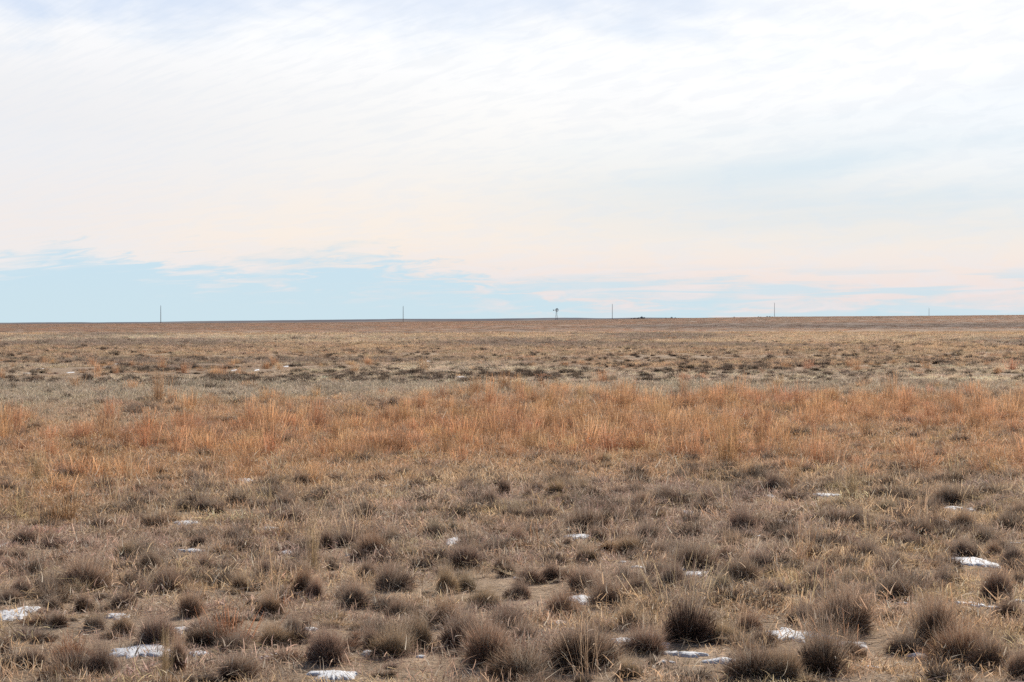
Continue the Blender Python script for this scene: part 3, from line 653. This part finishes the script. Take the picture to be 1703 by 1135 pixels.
o = scatter('middle_tufts', FT_C, len(FART), zt(x, y), np.stack([s * 1.15, s * 1.15, s * r.uniform(.7, 1.2, n)], -1), jit(c, r, .2), .1, r)
tag(o, 'small mixed tufts of the pale strip behind the orange grass', 'grass', kind='stuff')

# 5 middle and far field
r = np.random.default_rng(5)
x, y = wedge(30000, 90, 260, r, spread=.26, pad=3)
xa, ya = wedge(30000, 46, 100, r, spread=.26, pad=3)
x = np.concatenate([x, xa]); y = np.concatenate([y, ya])
fore, orange, pale, far, row, px, d = zone_weights(x, y)
dens = (pale * .9 + far * .8 + .25 * orange) * np.interp(d, [48, 120, 260], [1, .85, .55])
k = r.random(len(x)) < dens
x, y, d = x[k], y[k], d[k]; n = len(x); c = ground_colour(x, y) * 1.45
u = r.random(n); c = np.where(((u < .05) & (far[k] > .4))[:, None], PAL['orange'], c); c = np.where(((u > .93))[:, None], PAL['dark'], c)
s = r.uniform(.7, 1.4, n) * np.interp(d, [48, 75, 120, 260], [.5, .5, .95, 1.4])
o = scatter('middle_field_grass', FM_C, len(FARM), zt(x, y), np.stack([s, s, s * r.uniform(.5, .95, n)], -1), jit(c, r, .13), .12, r)
tag(o, 'pale and brown short grass of the middle distance', 'grass', kind='stuff')
r = np.random.default_rng(6)
x, y = wedge(30000, 240, 1080, r, spread=.26, pad=8)
n = len(x); d = np.hypot(x, y); c = ground_colour(x, y) * 1.55
u = r.random(n); c = np.where((u < .12)[:, None], c * np.array([1.2, .95, .8]), c); c = np.where((u > .9)[:, None], c * .5, c)
s = r.uniform(.8, 1.6, n) * np.interp(d, [240, 500, 1080], [1.3, 1.7, 2.0])
o = scatter('far_field_grass', FM_C, len(FARM), zt(x, y), np.stack([s * 1.3, s * 1.3, s * r.uniform(.2, .4, n)], -1), jit(c, r, .12), .03, r)
tag(o, 'far reddish-brown grass of the rise below the horizon', 'grass', kind='stuff')

# 6 dark tussocks of the far field (a line of them at the left), too many to count
r = np.random.default_rng(7)
x, y = wedge(9000, 100, 200, r, spread=.26, pad=2)
xa, ya = wedge(16000, 46, 100, r, spread=.26, pad=2)
x = np.concatenate([x, xa]); y = np.concatenate([y, ya])
fore, orange, pale, far, row, px, d = zone_weights(x, y)
line = np.interp(px, [-300, 0, 300, 600, 850, 1000, 1703], [641, 640, 636, 629, 626, 622, 588])
band = np.exp(-((row - line) / np.where(row > line, 10, 7)) ** 2) * np.interp(px, [-300, 0, 500, 850, 1000, 1703], [1, 1, .9, .8, .3, .25])
band2 = np.exp(-((row - np.interp(px, [0, 900, 1300, 1703], [600, 592, 588, 589])) / 5) ** 2) * np.interp(px, [0, 900, 1100, 1703], [.15, .2, .55, .6])
dens = np.clip(band * .75 * ss(.32, .5, fbm(x / 2.6, y / 4, 81, 3)) + band2 * .5 * ss(.4, .6, fbm(x / 5, y / 8, 83, 3)) + .20 * far + .03 * pale, 0, 1) * (orange < .5)
k = (r.random(len(x)) < dens) & clear_snow(x, y, 1.1, .5)
x, y = x[k], y[k]; n = len(x); s = (.085 + .16 * r.random(n) ** 1.5) * np.interp(y, [50, 200], [1.1, 1.15])
c = jit(np.tile(np.array(PAL['dark']) * .72, (n, 1)), r, .22); bright = (r.random(n) < .55) & (d[k] > 85); c[bright] = c[bright] * 1.7
o = scatter('far_tussocks', FT_C, len(FART), zt(x, y), np.stack([s * 1.15, s * 1.15, s * r.uniform(.8, 1.3, n)], -1), c, .08, r)
tag(o, 'dark grass tussocks dotting the far field in a broken line', 'grass', kind='stuff')

# ------------------------------------------------------------------ utility poles
WOOD = plain('weathered_pole_wood', (.25, .235, .23), .9, .3, 1.2); CERAMIC = plain('grey_insulator', (.25, .25, .26), .4, .1)
POLES = [(267.4, 508, 1050), (670.5, 509, 1160), (1018.3, 505.5, 1290), (1288, 503.5, 1480), (1545, 512, 1690)]
PL = ['tallest leftmost wooden utility pole, standing alone over the left field', 'wooden utility pole left of the windmill on the horizon', 'wooden utility pole just right of the windmill', 'thin utility pole beside distant trees right of centre', 'shortest faint utility pole farthest right on the horizon']
pv = MB(); 
for (px, ty, dd), lab in zip(POLES, PL):
    X, Y, Z = at(px, ty, dd); zb = float(terrain(X, Y)); H = Z - zb
    t = empty('utility_pole', (X, Y, zb), .4); tag(t, lab, 'utility pole', 'utility poles in a line along the horizon')
    b = MB(); b.tube([(0, 0, -.5), (0, 0, H * .5), (0, 0, H - .25)], [.155, .135, .11], 12); b.build('pole', WOOD, t, True)
    b = MB(); b.tube([(0, 0, H - .25), (0, 0, H - .12)], [.03, .03], 8)
    b.tube([(0, 0, H - .14), (0, 0, H - .09), (0, 0, H - .05), (0, 0, H)], [.05, .075, .055, .035], 10); b.build('insulator', CERAMIC, t, True)

# ------------------------------------------------------------------ farm windmill
STEEL = plain('galvanised_steel', (.26, .27, .29), .5, .2, 2., .2); STEELD = plain('dark_weathered_steel', (.16, .165, .18), .6, .2, 2., .1)
def windmill():
    dd = 1400; X, Y, Zc = at(925.5, 516.2, dd); zb = float(terrain(X, Y)); H = Zc - zb
    t = empty('farm_windmill', (X, Y, zb)); tag(t, 'farm windmill with fan wheel and tail vane on a lattice tower', 'windmill')
    th = H - .35
    for sx in (-1, 1):
        for sy in (-1, 1):
            MB().tube([(sx * .95, sy * .95, -.3), (sx * .14, sy * .14, th)], [.075, .06], 6).build('leg', STEELD, t)
    b = MB(); 
    for k in range(6):
        z0, z1 = th * k / 6 + .1, th * (k + 1) / 6
        a0, a1 = .95 + (.14 - .95) * z0 / th, .95 + (.14 - .95) * z1 / th
        for (p, q) in (((-1, -1), (1, -1)), ((1, -1), (1, 1)), ((1, 1), (-1, 1)), ((-1, 1), (-1, -1))):
            b.tube([(p[0] * a1, p[1] * a1, z1), (q[0] * a1, q[1] * a1, z1)], .03, 5)
            b.tube([(p[0] * a0, p[1] * a0, z0), (q[0] * a1, q[1] * a1, z1)], .022, 5)
            b.tube([(q[0] * a0, q[1] * a0, z0), (p[0] * a1, p[1] * a1, z1)], .022, 5)
    b.build('brace', STEELD, t)
    MB().box((0, 0, th - 1.0), (.95, .95, .06)).build('platform', WOOD, t)
    MB().tube([(0, 0, 0), (0, 0, th)], .03, 6).build('pump_rod', STEELD, t)
    ax = Vector((.55, -.83, 0)).normalized(); up = Vector((0, 0, 1)); sd = ax.cross(up).normalized(); O = Vector((0, 0, H)) + ax * .45
    b = MB(); b.box((0, 0, H), (.34, .34, .5)); b.tube([Vector((0, 0, H)), O + ax * .08], .07, 8); b.tube([(0, 0, th - .1), (0, 0, H)], .09, 8); b.build('gearbox', STEELD, t)
    w = MB(); R0, R1 = .42, 1.2
    for rr in (R0, R1 - .1):
        pts = [O + (sd * math.cos(a) + up * math.sin(a)) * rr for a in [6.2832 * k / 36 for k in range(37)]]
        w.tube(pts, .025, 5, False)
    for k in range(6):
        a = 6.2832 * k / 6; w.tube([O, O + (sd * math.cos(a) + up * math.sin(a)) * R1 * .95], .022, 5)
    w = w.build('wheel', STEELD, t)
    for k in range(18):
        a = 6.2832 * k / 18; dr = sd * math.cos(a) + up * math.sin(a); tn = (sd * -math.sin(a) + up * math.cos(a))
        tw = (tn * .84 + ax * .54); b = MB(); n0 = tw.cross(dr) * .012
        q = [O + dr * R0 - tw * .05, O + dr * R1 - tw * .15, O + dr * R1 * 1.01, O + dr * R1 + tw * .15, O + dr * R0 + tw * .05]
        f0 = [p + n0 for p in q]; f1 = [p - n0 for p in q]; b.poly(f0); b.poly(list(reversed(f1)))
        for i in range(5): b.poly([f0[i], f1[i], f1[(i + 1) % 5], f0[(i + 1) % 5]])
        b.build('blade', STEEL, w)
    tl = Vector((-1, .25, 0)).normalized(); P = Vector((0, 0, H)); b = MB()
    b.tube([P, P + tl * 1.6], .035, 6); b.tube([P + up * .25, P + tl * 1.5], .02, 6)
    b = b.build('tail_boom', STEELD, t)
    v = MB(); n0 = tl.cross(up) * .012; q = [P + tl * 1.25 + up * .14, P + tl * 2.2 + up * .42, P + tl * 2.1, P + tl * 2.2 - up * .42, P + tl * 1.25 - up * .14]
    f0 = [p + n0 for p in q]; f1 = [p - n0 for p in q]; v.poly(f0); v.poly(list(reversed(f1)))
    for i in range(5): v.poly([f0[i], f1[i], f1[(i + 1) % 5], f0[(i + 1) % 5]])
    v.build('tail_vane', STEELD, t)
windmill()

# ------------------------------------------------------------------ far trees on the horizon
BARK = plain('hazy_bark', (.22, .215, .24), 1, .2); CROWN = plain('hazy_bare_crown', (.20, .21, .25), 1, .35, .5)  # distance haze painted into both colours as pale blue-grey
TREES = [(1050,529.2,7,'first'),(1056,528.2,9,''),(1062,527.6,8,''),(1067.5,525.6,8,'t'),(1071.5,527.2,6,''),(1107,528,7,''),(1112,528.4,6,''),(1117,526.6,6,'t'),(1123,527.6,7,''),(1128,528.6,6,''),
         (1221,526.2,3,'s'),(1261,526,4,''),(1265,526.3,4,''),(1276,525.2,4,'t'),(1280,525.6,4,''),(1284.5,526,3,'')]
def tree(i, px, ty, w, f):
    dd = 3300 + (i * 137) % 500; X, Y, Zt = at(px, ty, dd); zb = float(terrain(X, Y)); H = Zt - zb; W = w * dd / F * 1.15
    r = random.Random(900 + i); t = empty('bare_tree', (X, Y, zb), r.random() * 6)
    g = 'left grove right of the windmill' if px < 1090 else 'second grove right of the windmill' if px < 1200 else 'small grove by the fourth utility pole'
    lab = 'tiny lone far tree between the groves on the horizon' if f == 's' else ('tallest' if f == 't' else 'low') + f' hazy bare tree on the horizon in the {g}'
    tag(t, lab, 'tree', 'hazy trees on the horizon')
    b = MB(); b.tube([(0, 0, -.5), (.1, 0, H * .3), (.2, .1, H * .75)], [.35, .28, .08], 8)
    for k in range(9):
        a = r.random() * 6.28; z0 = H * r.uniform(.25, .6); L = W * r.uniform(.25, .45)
        b.tube([(.1, 0, z0), (math.cos(a) * L * .6, math.sin(a) * L * .6, z0 + H * .15), (math.cos(a) * L, math.sin(a) * L, z0 + H * r.uniform(.2, .34))], [.14, .09, .03], 5)
    b.build('trunk', BARK, t)
    c = MB(); lob = [(r.uniform(-.3, .3) * W, r.uniform(-.3, .3) * W, H * r.uniform(.5, .8), W * r.uniform(.16, .28)) for _ in range(7)]
    lob.append((0, 0, H * .86, H * .12))
    for (lx, ly, lz, lr) in lob:
        for _ in range(130):
            v = Vector((r.gauss(0, 1), r.gauss(0, 1), r.gauss(0, 1))).normalized() * lr * r.random() ** .4
            p = Vector((lx, ly, min(lz + v.z * .8, H))) + Vector((v.x, v.y, 0)); s = r.uniform(.25, .6)
            u = Vector((r.gauss(0, 1), r.gauss(0, 1), r.gauss(0, 1))).normalized(); q = u.orthogonal().normalized()
            c.poly([p - u * s, p + q * s * .5, p + u * s, p - q * s * .5])
    c.build('crown', CROWN, t)
for i, a in enumerate(TREES): tree(i, *a)

# ------------------------------------------------------------------ sky and sun
SUN_EL, SUN_AZ = math.radians(33), math.radians(21)          # azimuth clockwise from +Y (ahead), so ahead to the right
W = bpy.data.worlds.new('World'); SC.world = W; W.use_nodes = True; nt = W.node_tree; nt.nodes.clear()
out = nt.nodes.new('ShaderNodeOutputWorld'); bg = nt.nodes.new('ShaderNodeBackground'); STR = .1; bg.inputs[1].default_value = STR
sky = nt.nodes.new('ShaderNodeTexSky'); sky.sky_type = 'NISHITA'; sky.sun_disc = False; sky.sun_elevation = SUN_EL; sky.sun_rotation = SUN_AZ
sky.altitude = 1200; sky.air_density = 1.; sky.dust_density = .6; sky.ozone_density = 1.
tc = nt.nodes.new('ShaderNodeTexCoord'); sx = nt.nodes.new('ShaderNodeSeparateXYZ'); nt.links.new(tc.outputs['Generated'], sx.inputs[0])
az = M(nt, 'ARCTAN2', sx.outputs[0], sx.outputs[1]); el = M(nt, 'ARCSINE', sx.outputs[2])
e = M(nt, 'MULTIPLY', el, F)                                   # elevation in milli-ish units (1/3800 rad)
a = M(nt, 'MULTIPLY', az, F)
# streak coordinates: lines that fan out from a far point on the left horizon
v = M(nt, 'DIVIDE', e, M(nt, 'MAXIMUM', M(nt, 'ADD', a, 1650.), 500.))
def vec(*c):
    n = nt.nodes.new('ShaderNodeCombineXYZ')
    for i, q in enumerate(c):
        if isinstance(q, (int, float)): n.inputs[i].default_value = q
        else: nt.links.new(q, n.inputs[i])
    return n.outputs[0]
p1 = vec(M(nt, 'MULTIPLY', a, 1 / 260.), M(nt, 'MULTIPLY', e, 1 / 62.), 0.)
p2 = vec(M(nt, 'MULTIPLY', a, 1 / 80.), M(nt, 'MULTIPLY', v, 105.), 3.)
p3 = vec(M(nt, 'MULTIPLY', a, 1 / 1500.), M(nt, 'MULTIPLY', v, 17.), 7.3)
p4 = vec(M(nt, 'MULTIPLY', a, 1 / 300.), M(nt, 'MULTIPLY', v, 120.), 11.)
nA = NOISE(nt, p1, 1., 7, .58, .5); nB = NOISE(nt, p2, 1., 6, .6, .5); nC = NOISE(nt, p3, 1., 6, .5, .35); nD = NOISE(nt, p4, 1., 5, .55, .3)
# lower edge of the cloud sheet by azimuth
edge = nt.nodes.new('ShaderNodeFloatCurve'); cm = edge.mapping; cv = cm.curves[0]
EX = [-1600, -851, -700, -560, -420, -300, -150, 0, 130, 300, 500, 850, 1700]; EY = [80, 90, 110, 92, 88, 94, 84, 62, 44, 38, 14, 14, 18]
for i, (xx, yy) in enumerate(zip(EX, EY)):
    pt = ((xx + 1600) / 3300, yy / 200)
    if i == 0: cv.points[0].location = pt
    elif i == len(EX) - 1: cv.points[-1].location = pt
    else: cv.points.new(*pt)
cm.update()
nt.links.new(MAPR(nt, a, -1600, 1700, 0, 1, False), edge.inputs[1])
ed = M(nt, 'MULTIPLY', edge.outputs[0], 200.)
nz = M(nt, 'ADD', M(nt, 'MULTIPLY', M(nt, 'SUBTRACT', nA, .5), 95.), M(nt, 'MULTIPLY', M(nt, 'SUBTRACT', nB, .5), 125.))
h = M(nt, 'SUBTRACT', M(nt, 'ADD', e, nz), ed)
soft = MAPR(nt, NOISE(nt, vec(M(nt, 'MULTIPLY', a, 1 / 350.), M(nt, 'MULTIPLY', e, 1 / 90.), 21.), 1., 3), .35, .65, 9, 40)
cloud = MAPR(nt, M(nt, 'DIVIDE', h, soft), -1, 1)
shred = M(nt, 'MULTIPLY', MAPR(nt, NOISE(nt, vec(M(nt, 'MULTIPLY', a, 1 / 130.), M(nt, 'MULTIPLY', v, 95.), 31.), 1., 7, .62, .6),   .46, .62), MAPR(nt, M(nt, 'ADD', h, M(nt, 'MULTIPLY', a, .05)), -85, -5, 0., .9))
cloud = M(nt, 'MAXIMUM', cloud, shred)
# blue veins low on the right, faint blue-grey streaks higher up, openings at the very top
vein = M(nt, 'MULTIPLY', MAPR(nt, nD, .46, .58), M(nt, 'MULTIPLY', MAPR(nt, e, 95, 55), MAPR(nt, a, -150, 250)))
lim = M(nt, 'ADD', M(nt, 'MULTIPLY_ADD', a, .135, 285.), M(nt, 'MULTIPLY', M(nt, 'SUBTRACT', nC, .5), 90.))
thin = M(nt, 'MULTIPLY', MAPR(nt, a, -250, 620, 0., .78), M(nt, 'MULTIPLY', MAPR(nt, M(nt, 'SUBTRACT', e, lim), 25, -45), M(nt, 'MULTIPLY', MAPR(nt, e, 70, 200), MAPR(nt, nC, .34, .60, .30, 1.))))
topn = NOISE(nt, vec(M(nt, 'MULTIPLY', a, 1 / 210.), M(nt, 'MULTIPLY', e, 1 / 75.), 5.), 1., 6, .55, .3)
top = M(nt, 'MULTIPLY', MAPR(nt, M(nt, 'ADD', e, M(nt, 'MULTIPLY', M(nt, 'SUBTRACT', topn, .5), 300)), 430, 560), MAPR(nt, M(nt, 'SUBTRACT', a, M(nt, 'MULTIPLY', M(nt, 'SUBTRACT', 530., e), 3.)), 250, 520, 1., 0.)); top = M(nt, 'MULTIPLY', top, MAPR(nt, a, -600, -420, .85, .6))
cov = M(nt, 'MULTIPLY', cloud, M(nt, 'SUBTRACT', 1., M(nt, 'MAXIMUM', M(nt, 'MAXIMUM', M(nt, 'MULTIPLY', thin, .8), M(nt, 'MULTIPLY', vein, .75)), top)))
# above the framed strip the unseen sheet is thinned to dim the ambient light
cov = M(nt, 'MULTIPLY', cov, MAPR(nt, el, .20, .50, 1., .10))
# cloud colour: rosy cream low, white above, whitest toward the sun at the upper right
low = MIX(nt, MAPR(nt, e, 20, 150), (.87, .76, .735), (.96, .865, .775))
low = MIX(nt, MAPR(nt, a, -300, -800), low, (.89, .835, .81))
midc = MIX(nt, MAPR(nt, a, -850, 100), (.865, .865, .885), (.955, .94, .91))
ccol = MIX(nt, MAPR(nt, e, 130, 300), low, midc)
ccol = MIX(nt, MAPR(nt, M(nt, 'ADD', e, M(nt, 'MULTIPLY', a, .12)), 220, 480), ccol, (1.02, 1.03, 1.045))
ccol = MIX(nt, M(nt, 'MULTIPLY', MAPR(nt, nA, .42, .7), .16), ccol, (.82, .85, .885))
ccol = MIX(nt, M(nt, 'MULTIPLY', MAPR(nt, nB, .44, .62), .26), ccol, (.80, .84, .90))
sc = nt.nodes.new('ShaderNodeVectorMath'); sc.operation = 'SCALE'; nt.links.new(ccol, sc.inputs[0]); sc.inputs['Scale'].default_value = 1 / STR
# clear sky: the Nishita sky overhead, passing to the pale winter blue that stands over the horizon
hb = MIX(nt, MAPR(nt, e, 0, 160), (6.1, 7.65, 8.4), (5.8, 7.6, 8.8))
hb = MIX(nt, MAPR(nt, e, 250, 550), hb, (6.3, 7.4, 9.3))
behind = MAPR(nt, M(nt, 'ABSOLUTE', az), 1.0, 2.0)            # unseen sky behind the viewer, opened and darkened to deepen the shaded fronts
dsk = MIX(nt, 1., sky.outputs[0], (.62, .66, .72, 1), 'MULTIPLY')
blue = MIX(nt, M(nt, 'MAXIMUM', MAPR(nt, el, .16, .45), behind), hb, dsk)
cov = M(nt, 'MULTIPLY', cov, MAPR(nt, M(nt, 'ABSOLUTE', az), .8, 1.8, 1., .12))
fin = MIX(nt, cov, blue, sc.outputs[0])
nt.links.new(fin, bg.inputs[0]); nt.links.new(bg.outputs[0], out.inputs[0])

sun = bpy.data.lights.new('sun', 'SUN'); sun.energy = 5.0; sun.angle = math.radians(.55); sun.color = (1, .94, .845)
so = bpy.data.objects.new('sun', sun); COL.objects.link(so)
sd = Vector((math.sin(SUN_AZ) * math.cos(SUN_EL), math.cos(SUN_AZ) * math.cos(SUN_EL), math.sin(SUN_EL)))
so.rotation_euler = sd.to_track_quat('Z', 'Y').to_euler(); so.location = (20, 20, 30)

# ------------------------------------------------------------------ camera
cam = bpy.data.cameras.new('camera'); cam.sensor_width = 36; cam.lens = F / 1703 * 36; cam.clip_start = .1; cam.clip_end = 60000
co = bpy.data.objects.new('camera', cam); COL.objects.link(co); co.location = (0, 0, CAMZ); co.rotation_euler = (math.pi / 2 - PITCH, 0, 0)
SC.camera = co
SC.view_settings.view_transform = 'Standard'; SC.view_settings.look = 'None'; SC.view_settings.exposure = 0
SC.cycles.max_bounces = 6; SC.cycles.diffuse_bounces = 4; SC.cycles.transmission_bounces = 5; SC.cycles.sample_clamp_indirect = 6; SC.cycles.use_denoising = False
